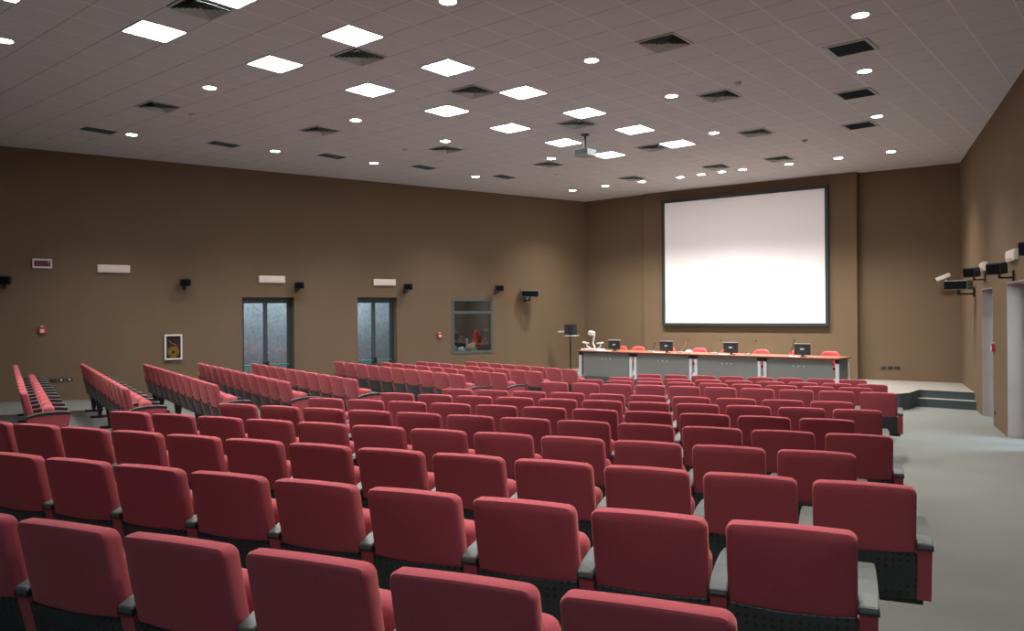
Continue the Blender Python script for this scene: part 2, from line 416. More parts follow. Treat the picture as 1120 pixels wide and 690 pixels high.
bm = NB(); add_cyl(bm, (0, 0, 0), (0, 0, .012), .11); add_cyl(bm, (0, 0, .012), (0, 0, .2), .02); obj('stand', bm, 'dark', t)
t = thing('bottle', 'small pale bottle standing among the jackets in the booth window', 'bottle', left_frame(4.27, -.70, 1.042))
bm = NB(); add_cyl(bm, (0, 0, 0), (0, 0, .36), .035); add_cyl(bm, (0, 0, .36), (0, 0, .42), .035, .014); obj('body', bm, 'white', t, smooth=True)
bm = NB(); add_cyl(bm, (0, 0, .42), (0, 0, .46), .017); obj('cap', bm, 'dark', t, smooth=True)
area('booth_light', left_frame(4.5, -1.0, 2.95), (0, 0, LANG), .8, .3, 26, (1, .95, .9))

# right openings: pale reveals, glazed doors at the back of each
RANG = math.atan2(RDIR.y, RDIR.x)
def door_right(n, s0, s1, z1):
    A = RANG
    bm = NB()      # reveal lining
    wbox(bm, right_frame, s0 - .001, s0 + .02, -.44, .004, 0, z1, A); wbox(bm, right_frame, s1 - .02, s1 + .001, -.44, .004, 0, z1, A)
    wbox(bm, right_frame, s0, s1, -.44, .004, z1 - .02, z1 + .001, A)
    struct('trim_%d' % n, bm, 'jamb')
    bm = NB(); d = -.36
    for a, b in ((s0 + .02, s0 + .09), (s1 - .09, s1 - .02)): wbox(bm, right_frame, a, b, d - .06, d, 0, z1 - .02, A)
    wbox(bm, right_frame, s0 + .02, s1 - .02, d - .06, d, z1 - .12, z1 - .02, A)
    root = struct('door_%d' % n, bm, 'teal')
    mid = (s0 + s1) / 2
    for a, b in ((s0 + .09, mid), (mid, s1 - .09)):
        bm = NB()
        for c, e in ((a, a + .07), (b - .07, b)): wbox(bm, right_frame, c + .002, e - .002, d - .05, d - .005, .01, z1 - .12, A)
        wbox(bm, right_frame, a + .07, b - .07, d - .05, d - .005, z1 - .19, z1 - .12, A); wbox(bm, right_frame, a + .07, b - .07, d - .05, d - .005, .01, .15, A)
        leaf = obj('door_leaf', bm, 'teal', root)
        bm = NB(); wbox(bm, right_frame, a + .07, b - .07, d - .03, d - .024, .15, z1 - .19, A); obj('glass_pane', bm, 'glass', leaf)
        bm = NB(); add_cyl(bm, right_frame(a + .05, d + .05, .98), right_frame(b - .05, d + .05, .98), .017); obj('push_bar', bm, 'green', leaf, smooth=True)
door_right(3, 3.76, 5.21, 2.66)
door_right(4, 6.83, 8.6, 2.70)
bm = NB(); wbox(bm, right_frame, 3.2, 9.4, -2.3, -2.2, -.3, 3.1, RANG); wbox(bm, right_frame, 3.2, 3.3, -2.2, -.47, -.3, 3.1, RANG); wbox(bm, right_frame, 9.3, 9.4, -2.2, -.47, -.3, 3.1, RANG)
wbox(bm, right_frame, 3.2, 9.4, -2.2, -.47, 3.0, 3.1, RANG)
struct('wall_lobby', bm, 'white')
_q = Vector((RN.x, RN.y, -.45)).to_track_quat('-Z', 'Y').to_euler()
area('lobby_light', right_frame(7.7, -2.0, 2.0), _q, 1.7, 1.2, 260, (.88, .93, 1.0))
area('far_lobby_light', right_frame(4.5, -2.0, 2.0), _q, 1.2, 1.0, 35, (.88, .93, 1.0))

# ------------------------------------------------------------------ projection screen
t = thing('projection_screen', 'large white projection screen in a dark frame on the wall above the desk', 'screen',
          (-9.6, 21.9, 1.8), math.atan2(.42, 6.31))
L0 = -12.04 + 9.6; L1 = -7.14 + 9.6
def mid_off(x): return .0
bm = NB(); zz0, zz1 = 0.0, 3.87; fw = .085
for a, b in ((-2.47, -2.47 + fw), (2.47 - fw, 2.47)): add_box(bm, ((a + b) / 2, -.055, (zz0 + zz1) / 2), (fw, .09, zz1 - zz0))
for a, b in ((zz0, zz0 + fw), (zz1 - fw, zz1)): add_box(bm, (0, -.055, (a + b) / 2), (4.94 - 2 * fw, .09, fw))
obj('screen_frame', bm, 'screenframe', t)
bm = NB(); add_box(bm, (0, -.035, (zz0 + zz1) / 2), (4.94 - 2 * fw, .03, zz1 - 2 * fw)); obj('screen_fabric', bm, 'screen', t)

# ------------------------------------------------------------------ ceiling fittings (0.6 m tile lattice)
def tile_xy(u, v): return (-(v + 16.8555) * .6, (u + 8.1013) * .6)
def troffer(u, v, label, first=[None]):
    x, y = tile_xy(u, v)
    if first[0] is None:
        t = thing('ceiling_light_panel', label, 'ceiling light', (x, y, CEIL), 0, 'square fluorescent panels in two lines')
        bm = NB(); h = .298; w = .014
        for s in (-1, 1):
            add_box(bm, (s * (h - w / 2), 0, -.007), (w, 2 * h, .014)); add_box(bm, (0, s * (h - w / 2), -.007), (2 * h - 2 * w, w, .014))
        obj('frame', bm, 'ring', t)
        bm = NB(); add_box(bm, (0, 0, -.005), (2 * h - 2 * w, 2 * h - 2 * w, .008)); obj('diffuser', bm, 'troffer', t)
        first[0] = t; return t
    return dup(first[0], (x, y, CEIL), 0, label)
ordn = ['first', 'second', 'third', 'fourth', 'fifth', 'sixth', 'seventh', 'eighth', 'ninth', 'tenth', 'eleventh', 'twelfth', 'thirteenth', 'fourteenth']
for i, u in enumerate((18, 15, 12, 9, 6, 3, 0, -3)):
    troffer(u, 0, 'square white ceiling panel, %s from the stage in the left line of panels' % ordn[i])
for i, u in enumerate((18, 15, 12, 9, 6, 3, 0, -3)):
    troffer(u, -3, 'square white ceiling panel, %s from the stage in the right line of panels' % ordn[i])

for x, y, l in ((-.62, -1.18, 'left'), (.58, -1.18, 'middle'), (1.78, -1.18, 'right')):  # unseen panels, added as cool fill on the near seat backs
    d_ = troffer(0, 0, 'added cool fill panel outside the picture, over the rear of the room, %s of three' % l); d_.location = (x, y, CEIL)
    for c_ in d_.children:
        if c_.name.startswith('diffuser'): c_.data = c_.data.copy(); c_.data.materials[0] = M['rear']
DN = []
def downlight(x, y, label, group, energy=1.0, first=[None]):
    if first[0] is None:
        t = thing('recessed_downlight', label, 'downlight', (x, y, CEIL), 0, group)
        bm = NB(); n = 28
        for r0, r1, z0, z1 in ((.10, .125, -.012, 0.0),):
            a = [[bm.verts.new((r * math.cos(2 * PI * k / n), r * math.sin(2 * PI * k / n), z)) for k in range(n)] for r, z in ((r1, z1), (r1, z0 * .6), (r0, z0), (r0, z1))]
            for p, q in zip(a, a[1:]):
                for k in range(n): bm.faces.new((p[k], p[(k + 1) % n], q[(k + 1) % n], q[k]))
        obj('trim_ring', bm, 'ring', t, smooth=True)
        bm = NB(); add_cyl(bm, (0, 0, -.008), (0, 0, -.001), .098, seg=28); obj('lens', bm, 'disc', t)
        l = bpy.data.lights.new('spot', 'SPOT'); l.energy = SPOT_W; l.color = SPOT_COL; l.spot_size = math.radians(112); l.spot_blend = 1.0; l.shadow_soft_size = .09
        lo = bpy.data.objects.new('lamp', l); C.objects.link(lo); lo.parent = t; lo.location = (0, 0, -.03)
        first[0] = t; return t
    r = dup(first[0], (x, y, CEIL), 0, label, group)
    return r
SPOTS = [
 ((5, 44), 'at the left edge of the picture, nearest of its ceiling line'), ((229.5, 95.5), 'between the two nearest left-hand air vents'),
 ((144, 147), 'close to the left wall, left of the first slot vent gap'), ((301, 165), 'close to the left wall, second of that line'),
 ((389, 131), 'third of the line left of the square panels'), ((409, 178), 'close to the left wall, third of that line'),
 ((487, 154), 'fourth of the line left of the square panels'), ((520, 193), 'close to the left wall, fourth of that line'),
 ((603, 173), 'last of the line left of the square panels'), ((626, 208), 'leftmost of the row in front of the stage wall'),
 ((662, 203), 'second from left, row before the stage wall'), ((702, 198.5), 'third from left, row before the stage wall'),
 ((490, 1), 'at the picture\'s top edge, right of the square panels'), ((647, 65.5), 'second of the line right of the square panels'),
 ((734.5, 104.5), 'third of the line right of the square panels'), ((781, 145), 'last of the line right of the square panels'),
 ((744, 193.5), 'above the upper left corner of the projection screen'), ((767, 190.5), 'second of the tight row above the projection screen'),
 ((789.5, 187.5), 'third of the tight row above the projection screen'), ((812.5, 185), 'fourth of the tight row above the projection screen'),
 ((863, 179), 'above the right half of the projection screen'), ((917, 172.6), 'above the right edge of the projection screen'),
 ((974.5, 165.5), 'rightmost of the row in front of the stage wall'), ((959, 127), 'farthest of the right-hand aisle line'),
 ((945.5, 77.5), 'middle of the right-hand aisle line, below a dark grille'), ((941, 16), 'nearest of the right-hand aisle line, above the first dark grille')]
def on_ceiling(px, py):
    d = ray(px, py); t = (CEIL - CAM_Z) / d.z
    return d.x * t, d.y * t
for (p, l) in SPOTS:
    x, y = on_ceiling(*p)
    downlight(x, y, 'round ceiling downlight, ' + l, 'round ceiling downlights')
for (x, y, l, narrow) in ((-6.5, 3.7, 'over the rear of the right seating', 0), (-2.2, 7.4, 'over the rear of the right-hand aisle', 0),
                  (-1.75, 3.6, 'over the end of the third row', 1), (-4.0, 2.9, 'over the nearest rows', 1), (-.9, 1.9, 'over the end of the nearest row', 1)):  # out-of-view downlights added to brighten the nearer seats
    d_ = downlight(x, y, 'added warm fill downlight outside the picture, ' + l, 'round ceiling downlights')
    if narrow:
        for c_ in d_.children:
            if c_.type == 'LIGHT': c_.data = c_.data.copy(); c_.data.spot_size = math.radians(74); c_.data.energy = SPOT_W * .85

def vent4(u, v, label, first=[None]):
    x, y = tile_xy(u, v)
    if first[0] is None:
        t = thing('air_vent', label, 'air vent', (x, y, CEIL), 0, 'square four-way air vents in the ceiling')
        bm = NB(); add_box(bm, (0, 0, -.002), (.56, .56, .003)); obj('backing_plate', bm, 'ventdark', t)
        bm = NB()
        def ring(a0, z0, a1, z1):
            lo = [bm.verts.new((sx * a0, sy * a0, z0)) for sx, sy in ((-1, -1), (1, -1), (1, 1), (-1, 1))]
            hi = [bm.verts.new((sx * a1, sy * a1, z1)) for sx, sy in ((-1, -1), (1, -1), (1, 1), (-1, 1))]
            for k in range(4): bm.faces.new((lo[k], lo[(k + 1) % 4], hi[(k + 1) % 4], hi[k]))
        ring(.298, -.001, .298, -.012); ring(.298, -.012, .262, -.014); ring(.262, -.014, .262, -.003)
        f = obj('frame', bm, 'vent', t)
        bm = NB()
        for k in range(5):
            a = .245 - k * .05
            lo = [bm.verts.new((sx * a, sy * a, -.036)) for sx, sy in ((-1, -1), (1, -1), (1, 1), (-1, 1))]
            hi = [bm.verts.new((sx * (a - .034), sy * (a - .034), -.006)) for sx, sy in ((-1, -1), (1, -1), (1, 1), (-1, 1))]
            for q in range(4): bm.faces.new((lo[q], lo[(q + 1) % 4], hi[(q + 1) % 4], hi[q]))
        obj('louvre', bm, 'vent', t)
        first[0] = t; return t
    return dup(first[0], (x, y, CEIL), 0, label)
VL = [((0, -2), 'nearest of the central line, beside the square panel at the top edge'), ((4, -2), 'second of the central line, touching a square panel'),
      ((8, -2), 'third of the central line between the square panels'), ((13, -2), 'fourth of the central line, in front of the projector'), ((18, -2), 'fifth of the central line, beside the last square panel'),
      ((23.3, -2), 'last of the central line, over the screen downlights'),
      ((3, 6), 'nearest of the left line'), ((8, 5), 'second of the left line'), ((13, 4), 'third of the left line, below a downlight'), ((18, 3), 'fourth of the left line, below a downlight'), ((23.3, 2.2), 'last of the left line, near the stage'),
      ((8, -8), 'nearest of the right line'), ((13, -7), 'second of the right line'), ((18.2, -5.9), 'third of the right line'), ((23.4, -4.7), 'last of the right line, above the screen')]
for (uv, l) in VL: vent4(uv[0], uv[1], 'louvred ceiling vent, ' + l)
def grille(px, py, label, first=[None]):
    x, y = on_ceiling(px, py)
    if first[0] is None:
        t = thing('ceiling_grille', label, 'grille', (x, y, CEIL), 0, 'dark square grilles along the right aisle')
        bm = NB()
        for s in (-1, 1): add_box(bm, (s * .275, 0, -.006), (.05, .6, .012)); add_box(bm, (0, s * .275, -.006), (.5, .05, .012))
        obj('frame', bm, 'vent', t)
        bm = NB(); add_box(bm, (0, 0, -.002), (.5, .5, .003))
        for k in range(12): add_box(bm, (0, -.23 + k * .042, -.007), (.5, .022, .004), rx=.5)
        obj('mesh_face', bm, 'slat', t); first[0] = t; return t
    return dup(first[0], (x, y, CEIL), 0, label)
grille(931, 52.6, 'dark square ceiling grille, nearest of the three by the right aisle')
grille(936.4, 102.6, 'dark square ceiling grille, middle of the three by the right aisle')
grille(940.7, 137, 'dark square ceiling grille, farthest of the three by the right aisle')
def slot(px, py, label, first=[None]):
    x, y = on_ceiling(px, py)
    if first[0] is None:
        t = thing('slot_vent', label, 'air vent', (x, y, CEIL), 0, 'narrow slot vents along the left wall')
        bm = NB()
        for s in (-1, 1): add_box(bm, (s * .145, 0, -.006), (.02, .6, .012)); add_box(bm, (0, s * .29, -.006), (.27, .02, .012))
        obj('frame', bm, 'slat', t)
        bm = NB(); add_box(bm, (0, 0, -.002), (.27, .56, .003))
        for k in range(5): add_box(bm, (-.1 + k * .05, 0, -.007), (.02, .56, .005), ry=.4)
        obj('louvre', bm, 'slat', t); first[0] = t; return t
    return dup(first[0], (x, y, CEIL), 0, label)
for i, p in enumerate(((107.9, 142.6), (245, 157.6), (362.9, 170.7), (463.6, 182.9), (551.4, 193.3))):
    slot(p[0], p[1], 'narrow teal slot vent near the left wall, %s from the left of the picture' % ordn[i])
for i, (px, py, l, dk) in enumerate(((210, 124.7, 'beside the nearest left-hand air vent', 0), (443, 163, 'left of the third left-line vent', 0), (609, 190.5, 'below the fourth left-line vent', 0),
                                 (807.4, 90.3, 'above the second right-line vent', 1), (880, 153.1, 'above the right half of the screen', 1))):
    x, y = on_ceiling(px, py)
    t = thing('smoke_detector', 'small round ceiling smoke detector ' + l, 'smoke detector', (x, y, CEIL), 0, 'smoke detectors on the ceiling')
    bm = NB(); add_cyl(bm, (0, 0, -.02), (0, 0, 0), .055, .06, seg=20); obj('base', bm, 'ring' if not dk else 'vent', t, smooth=True)
    bm = NB(); add_cyl(bm, (0, 0, -.05), (0, 0, -.02), .032, .048, seg=20); obj('sensor_head', bm, 'white' if not dk else 'vent', t, smooth=True)

# ------------------------------------------------------------------ ceiling projector
x, y = on_ceiling(640, 147)
t = thing('ceiling_projector', 'pale grey projector hanging from the ceiling on a black pole', 'projector', (x, y, CEIL), math.radians(4))
bm = NB(); add_cyl(bm, (0, 0, -.02), (0, 0, 0), .09); add_cyl(bm, (0, 0, -.30), (0, 0, -.02), .024); add_box(bm, (0, 0, -.305), (.14, .14, .02)); obj('ceiling_mount', bm, 'dark', t)
bm = NB(); add_box(bm, (0, 0, -.39), (.34, .36, .15), bev=.025); obj('body', bm, 'projgrey', t, smooth=True)
bm = NB(); add_box(bm, (0, -.186, -.39), (.29, .014, .11), bev=.005)
obj('rear_panel', bm, 'speakerbody', t)
bm = NB(); add_cyl(bm, (.06, .175, -.39), (.06, .22, -.39), .045, seg=20); obj('lens', bm, 'black', t, smooth=True)
bm = NB()
for k in range(7): add_box(bm, (-.172, -.10 + k * .033, -.39), (.006, .014, .08))
obj('side_grille', bm, 'vent', t)

# ------------------------------------------------------------------ wall fittings
def wthing(fr, ang, s, z, name, label, cat, group=None):
    p = fr(s, 0, z)
    return thing(name, label, cat, p, ang, group)
# in the thing's own frame +Y points into the room for the left wall (x axis towards the stage)
LA = math.atan2(-LDIR.y, -LDIR.x) ; LA_N = LA - PI / 2
def lthing(s, z, *a, **k):
    p = left_frame(s, 0, z); o = thing(a[0], a[1], a[2], p, LA + PI, k.get('group')); return o
# orientation: local X along wall away from the stage, local +Y into the room
def orient_room(o, fr, ang, n):
    X = Vector((math.cos(ang), math.sin(ang)))
    Y = Vector((-X.y, X.x))
    if Y.dot(n) < 0: ang += PI
    o.rotation_euler = (0, 0, ang)
def wall_thing(side, s, z, name, label, cat, group=None):
    fr, ang, n = (left_frame, LANG, LN) if side == 'L' else (right_frame, RANG, RN)
    o = thing(name, label, cat, fr(s, 0, z), 0, group); orient_room(o, fr, ang, n); return o
def s_on(side, px, py):
    A, B = ((LC, tuple(lw(10))) if side == 'L' else (RC, tuple(rw(10))))
    p = on_line(px, py, A, B); q = Vector((p.x - A[0], p.y - A[1]))
    return q.length, p.z
def emergency_light(side, px, py, w, label):
    s, z = s_on(side, px, py)
    t = wall_thing(side, s, z, 'emergency_light', label, 'emergency light', 'white emergency light fittings on the walls')
    bm = NB(); add_box(bm, (0, .03, 0), (w, .06, .18), bev=.008); obj('housing', bm, 'white', t)
    bm = NB(); add_box(bm, (0, .066, .005), (w - .06, .014, .12), bev=.004); add_box(bm, (0, .074, .005), (w - .1, .006, .01)); obj('diffuser', bm, 'cream', t)
emergency_light('L', 124.3, 294, .68, 'long white emergency light high on the left wall, left of the hose cabinet')
emergency_light('L', 297, 305.5, .68, 'long white emergency light above the nearer left-hand door')
emergency_light('L', 420, 308.8, .68, 'long white emergency light above the farther left-hand door')
emergency_light('R', 1077.7, 291.5, .7, 'white emergency light above the farther right-hand opening')
emergency_light('R', 1109, 279.3, .8, 'white emergency light above the nearer right-hand opening')
s, z = s_on('L', 46, 288.2)
t = wall_thing('L', s, z, 'indicator_sign', 'small dark red indicator sign in a white frame, high on the left wall', 'sign')
bm = NB(); add_box(bm, (0, .025, 0), (.38, .05, .21), bev=.015); obj('frame', bm, 'white', t)
bm = NB(); add_box(bm, (0, .053, 0), (.31, .008, .13)); obj('red_panel', bm, 'darkred', t)
bm = NB(); add_box(bm, (-.12, .059, .03), (.025, .005, .02)); obj('lamp_mark', bm, 'cream', t)
for (px, py, side, lab) in ((46, 361.3, 'L', 'red call point with white centre on the rear of the left wall'), (480.5, 367, 'L', 'red call point on the left wall beside the booth window'),
                            (1087.6, 380, 'R', 'red call point on the right wall between the two openings')):
    s, z = s_on(side, px, py)
    t = wall_thing(side, s, z, 'fire_call_point', lab, 'fire alarm', 'red fire alarm call points')
    bm = NB(); add_box(bm, (0, .025, 0), (.15, .05, .15), bev=.01); obj('housing', bm, 'alarm', t)
    bm = NB(); add_box(bm, (0, .052, -.01), (.075, .008, .075)); obj('press_panel', bm, 'white', t)
    bm = NB(); add_box(bm, (0, .02, .09), (.06, .04, .02)); obj('hinge_cover', bm, 'white', t)
# hose cabinet
s, z = s_on('L', 189.3, 379.5)
t = wall_thing('L', s, z, 'fire_hose_cabinet', 'white-framed wall cabinet with a yellow hose coil behind glass', 'fire hose cabinet')
bm = NB(); hw_, hh = .20, .305
for q in (-1, 1): add_box(bm, (q * (hw_ - .018), .03, 0), (.036, .06, 2 * hh), bev=.004); add_box(bm, (0, .03, q * (hh - .018)), (2 * hw_ - .072, .06, .036), bev=.004)
obj('frame', bm, 'white', t)
bm = NB(); add_box(bm, (0, .006, 0), (2 * hw_ - .072, .01, 2 * hh - .072)); obj('back_plate', bm, 'edge', t)
bm = NB()
for r in (.05, .075, .10, .125):
    pts = [(r * math.cos(a) * .95, .032, -.12 + r * math.sin(a)) for a in [2 * PI * k / 24 for k in range(25)]]
    add_tube(bm, pts, .012, 6)
obj('hose_coil', bm, 'yellow', t, smooth=True)
bm = NB(); add_tube(bm, [(-.10, .032, -.03), (-.04, .034, .06), (.05, .034, .10), (.12, .032, .17)], .018, 8); obj('nozzle', bm, 'brass', t, smooth=True)
bm = NB(); add_box(bm, (0, .055, 0), (2 * hw_ - .072, .003, 2 * hh - .072)); obj('glass_pane', bm, 'boothglass', t)
# outlets
def outlet(o, label, group, n=1):
    bm = NB(); add_box(bm, (0, .006, 0), (.13, .012, .085), bev=.003); obj('cover_plate', bm, 'speakerbody', o)
    bm = NB(); add_cyl(bm, (.0, .012, 0), (.0, .016, 0), .022, seg=12); obj('socket', bm, 'dark' if n else 'logo', o)
for k, (px, py) in enumerate(((58, 416), (67, 415.4), (76, 415))):
    s, z = s_on('L', px, py)
    lab = 'dark wall socket low on the rear left wall, %s of three' % ('left', 'middle', 'right')[k]
    o = wall_thing('L', s, z, 'wall_socket', lab, 'socket', 'three dark sockets low on the left wall'); outlet(o, lab, None, 0 if k else 1)
FA = math.atan2(.21, 2.53)
for k, px in enumerate((966.5, 974, 981.5)):
    p = on_line(px, 402.3, (-6.43, 22.36), (-3.9, 22.57))
    o = thing('wall_socket', 'dark wall socket low on the stage back wall, %s of three' % ('left', 'middle', 'right')[k], 'socket', p, FA + PI, 'three dark sockets low on the stage wall')
    outlet(o, '', None)
s, z = s_on('R', 1088.5, 451)
o = wall_thing('R', s, z, 'wall_socket', 'dark wall socket near the floor between the right-hand openings', 'socket'); outlet(o, '', None)

# speakers
def small_speaker(o, pan, side=1):
    """o: wall thing, bracket root at wall. pan: turn of the cabinet"""
    bm = NB(); add_box(bm, (0, .012, -.10), (.06, .024, .16)); add_cyl(bm, (0, .02, -.13), (0, .20, -.13), .014); add_cyl(bm, (0, .20, -.14), (0, .20, -.085), .02)
    obj('wall_bracket', bm, 'black', o)
    bm = NB()
    poly = [(-.13, -.11), (.13, -.11), (.10, .10), (-.10, .10)]
    add_prism(bm, poly, -.085, .085)
    bmesh.ops.bevel(bm, geom=bm.edges[:], offset=.012, segments=2, affect='EDGES')
    bmesh.ops.rotate(bm, verts=bm.verts, cent=(0, 0, 0), matrix=Matrix.Rotation(PI, 3, 'Z'))
    bmesh.ops.rotate(bm, verts=bm.verts, cent=(0, 0, 0), matrix=Matrix.Rotation(-.12, 3, 'X'))
    bmesh.ops.rotate(bm, verts=bm.verts, cent=(0, 0, 0), matrix=Matrix.Rotation(pan, 3, 'Z')); bmesh.ops.translate(bm, verts=bm.verts, vec=(0, .22, .01))
    cab = obj('cabinet', bm, 'speakerbody', o, smooth=True)
    bm = NB(); add_box(bm, (0, .114, 0), (.215, .010, .14))
    bmesh.ops.rotate(bm, verts=bm.verts, cent=(0, 0, 0), matrix=Matrix.Rotation(-.12, 3, 'X'))
    bmesh.ops.rotate(bm, verts=bm.verts, cent=(0, 0, 0), matrix=Matrix.Rotation(pan, 3, 'Z')); bmesh.ops.translate(bm, verts=bm.verts, vec=(0, .22, .01))
    obj('speaker_grille', bm, 'grille', cab)
for (px, py, lab) in ((5, 307, 'at the left edge of the picture'), (201, 309.5, 'left of the nearer door'), (324, 312.5, 'above the right side of the nearer door'),
                      (442, 314, 'above the right side of the farther door'), (541.5, 315.5, 'above the booth window')):
    s, z = s_on('L', px, py)
    o = wall_thing('L', s, z, 'wall_speaker', 'small black speaker on the left wall, ' + lab, 'speaker', 'small black speakers on wall brackets'); small_speaker(o, -.3)
for (px, py, lab) in ((1078, 298.0, 'beside the wide speaker'), (1109, 294, 'left of the nearer opening\'s light'), (1153, 271, 'cut by the right edge of the picture')):
    s, z = s_on('R', px, py)
    o = wall_thing('R', s, z, 'wall_speaker', 'small black wall speaker on the right wall, ' + lab, 'speaker', 'small black speakers on wall brackets')
    small_speaker(o, .75); o.scale = (1.12, 1.05, 1.1)
# wide speakers
def wide_speaker(o, pan, off, w=.62):
    bm = NB(); add_box(bm, (0, .015, -.16), (.05, .03, .22)); add_cyl(bm, (0, .02, -.2), (0, off, -.2), .02); add_cyl(bm, (0, off, -.21), (0, off, -.10), .03); obj('wall_bracket', bm, 'black', o)
    bm = NB(); add_box(bm, (0, 0, 0), (w, .24, .21), bev=.015)
    R = Matrix.Rotation(pan, 3, 'Z'); bmesh.ops.rotate(bm, verts=bm.verts, cent=(0, 0, 0), matrix=R); bmesh.ops.translate(bm, verts=bm.verts, vec=(0, off, 0)); cab = obj('cabinet', bm, 'case', o)
    bm = NB(); add_box(bm, (0, .125, 0), (w - .035, .012, .175)); bmesh.ops.rotate(bm, verts=bm.verts, cent=(0, 0, 0), matrix=R); bmesh.ops.translate(bm, verts=bm.verts, vec=(0, off, 0)); obj('speaker_grille', bm, 'grille', cab)
s, z = s_on('L', 574, 321.5)
o = wall_thing('L', s, z, 'centre_speaker', 'wide black speaker on a bracket on the left wall near the stage', 'speaker'); wide_speaker(o, -.45, .26, .56)
s, z = s_on('R', 1066, 311.5)
o = wall_thing('R', s, z, 'centre_speaker', 'wide black speaker in a pale case on the right wall beside the stage', 'speaker'); wide_speaker(o, .95, .32, .54)
# security camera on the stage back wall
p = on_line(1036, 306, (-6.43, 22.36), (-3.9, 22.57))
t = thing('security_camera', 'white security camera on a bracket beside the wide right speaker', 'security camera', p, FA + PI)
bm = NB(); add_box(bm, (0, .015, -.12), (.1, .03, .12)); add_cyl(bm, (0, .02, -.13), (0, .25, -.10), .02); add_cyl(bm, (0, .25, -.10), (0, .25, .0), .02); obj('bracket', bm, 'white', t)
bm = NB(); add_box(bm, (0, 0, 0), (.34, .11, .10), bev=.02); bmesh.ops.rotate(bm, verts=bm.verts, cent=(0, 0, 0), matrix=Matrix.Rotation(.38, 3, 'Y')); bmesh.ops.translate(bm, verts=bm.verts, vec=(0.06, .27, .06)); obj('housing', bm, 'white', t, smooth=True)
bm = NB(); add_cyl(bm, (.22, .27, -.0), (.245, .27, -.01), .04); obj('lens', bm, 'black', t)

# ------------------------------------------------------------------ desk on the stage
DZ = 1.125; DF = 18.85
t = thing('conference_desk', 'long grey-panelled conference desk with a red-brown top at the stage edge', 'desk', (-9.56, 19.2, STAGE_Z))
def L(p): return (p[0] + 9.56, p[1] - 19.2, p[2] - STAGE_Z)
bm = NB(); add_box(bm, L((-9.56, 19.22, DZ - .012)), (7.38, 1.0, .024), bev=.003); obj('worktop', bm, 'wood', t)
bm = NB(); add_box(bm, L((-9.56, 19.22, DZ - .036)), (7.34, .97, .022)); obj('worktop_edge', bm, 'edge', t)
bounds = [-13.19, -11.41, -9.585, -7.725, -5.93]
for a, b in zip(bounds, bounds[1:]):
    bm = NB(); add_box(bm, L(((a + b) / 2, DF, (STAGE_Z + .02 + DZ - .06) / 2)), (b - a - .2, .025, DZ - .06 - STAGE_Z - .02)); pn = obj('front_panel', bm, 'panel', t)
    bm = NB()
    for k in (-1, 0, 1): add_cyl(bm, L(((a + b) / 2 + k * .13 - (.0 if k else 0), DF - .013, DZ - .22)), L(((a + b) / 2 + k * .13, DF - .022, DZ - .22)), .013, seg=10)
    obj('cable_stud', bm, 'silver', pn)
for i, xx in enumerate(bounds):
    for dx in ((0.0,) if i in (0, 4) else (-.075, .075)):
        bm = NB(); add_box(bm, L((xx + dx, DF - .005, (STAGE_Z + DZ - .13) / 2)), (.075, .07, DZ - .13 - STAGE_Z), bev=.01); obj('leg', bm, 'silver', t)
    bm = NB(); add_box(bm, L((xx, DF, DZ - .088)), (.24 if i not in (0, 4) else .08, .07, .08)); obj('leg_bracket', bm, 'black', t)
for xx in (-13.19, -5.93):
    bm = NB(); add_box(bm, L((xx, 19.62, (STAGE_Z + DZ - .13) / 2)), (.075, .07, DZ - .13 - STAGE_Z), bev=.01); obj('leg', bm, 'silver', t)
    bm = NB(); add_box(bm, L((xx, 19.23, (STAGE_Z + .05 + DZ - .06) / 2)), (.025, .68, DZ - .11 - STAGE_Z)); obj('end_panel', bm, 'frame', t)

def monitor(x, lab):
    t = thing('desk_monitor', lab, 'monitor', (x, 19.02, DZ), 0, 'four black monitors on the desk')
    bm = NB(); add_cyl(bm, (0, .02, 0), (0, .02, .012), .11, seg=20); add_box(bm, (0, .03, .05), (.06, .02, .09)); obj('stand', bm, 'dark', t)
    bm = NB(); add_box(bm, (0, 0, .175), (.385, .035, .27), bev=.006); obj('housing', bm, 'speakerbody', t)
    bm = NB(); add_box(bm, (0, 0.0, .312), (.385, .045, .012)); obj('top_edge', bm, 'logo', t)
    bm = NB(); add_box(bm, (0, -.019, .185), (.09, .004, .035)); obj('badge', bm, 'logo', t)
    bm = NB(); add_box(bm, (0, .019, .175), (.35, .004, .235)); obj('display', bm, 'screenface', t)
monitor(-12.14, 'black flat monitor on the desk, leftmost, beside the document camera')
monitor(-10.48, 'black flat monitor on the desk, second from the left')
monitor(-8.63, 'black flat monitor on the desk, third from the left')
monitor(-6.80, 'black flat monitor on the desk, rightmost')
for k, x in enumerate((-12.3, -10.6, -8.75, -6.95)):
    t = thing('folder', 'white paper folder lying in front of the %s monitor from the left' % ordn[k], 'folder', (x, 18.84, DZ), .2 - .1 * k, 'white folders on the desk')
    bm = NB(); add_box(bm, (0, 0, .004), (.30, .16, .008)); obj('cover', bm, 'white', t)
    bm = NB(); add_box(bm, (.01, 0, .011), (.27, .145, .005), rz=.05); obj('sheets', bm, 'logo', t)
def mic(x0, x1, zt, lab, col='brass'):
    t = thing('gooseneck_microphone', lab, 'microphone', (x0, 19.1, DZ), 0, 'gooseneck microphones along the desk')
    bm = NB(); add_box(bm, (0, 0, .015), (.15, .14, .03), bev=.008); obj('base', bm, 'vent', t)
    dx = x1 - x0
    bm = NB(); add_tube(bm, [(0, 0, .03), (dx * .35, .01, zt * .4), (dx * .75, .02, zt * .78), (dx, .03, zt)], .0085, 8); obj('gooseneck', bm, col, t, smooth=True)
    bm = NB(); add_cyl(bm, (dx, .03, zt), (dx + .03, .03, zt + .035), .014); obj('head', bm, 'dark', t, smooth=True)
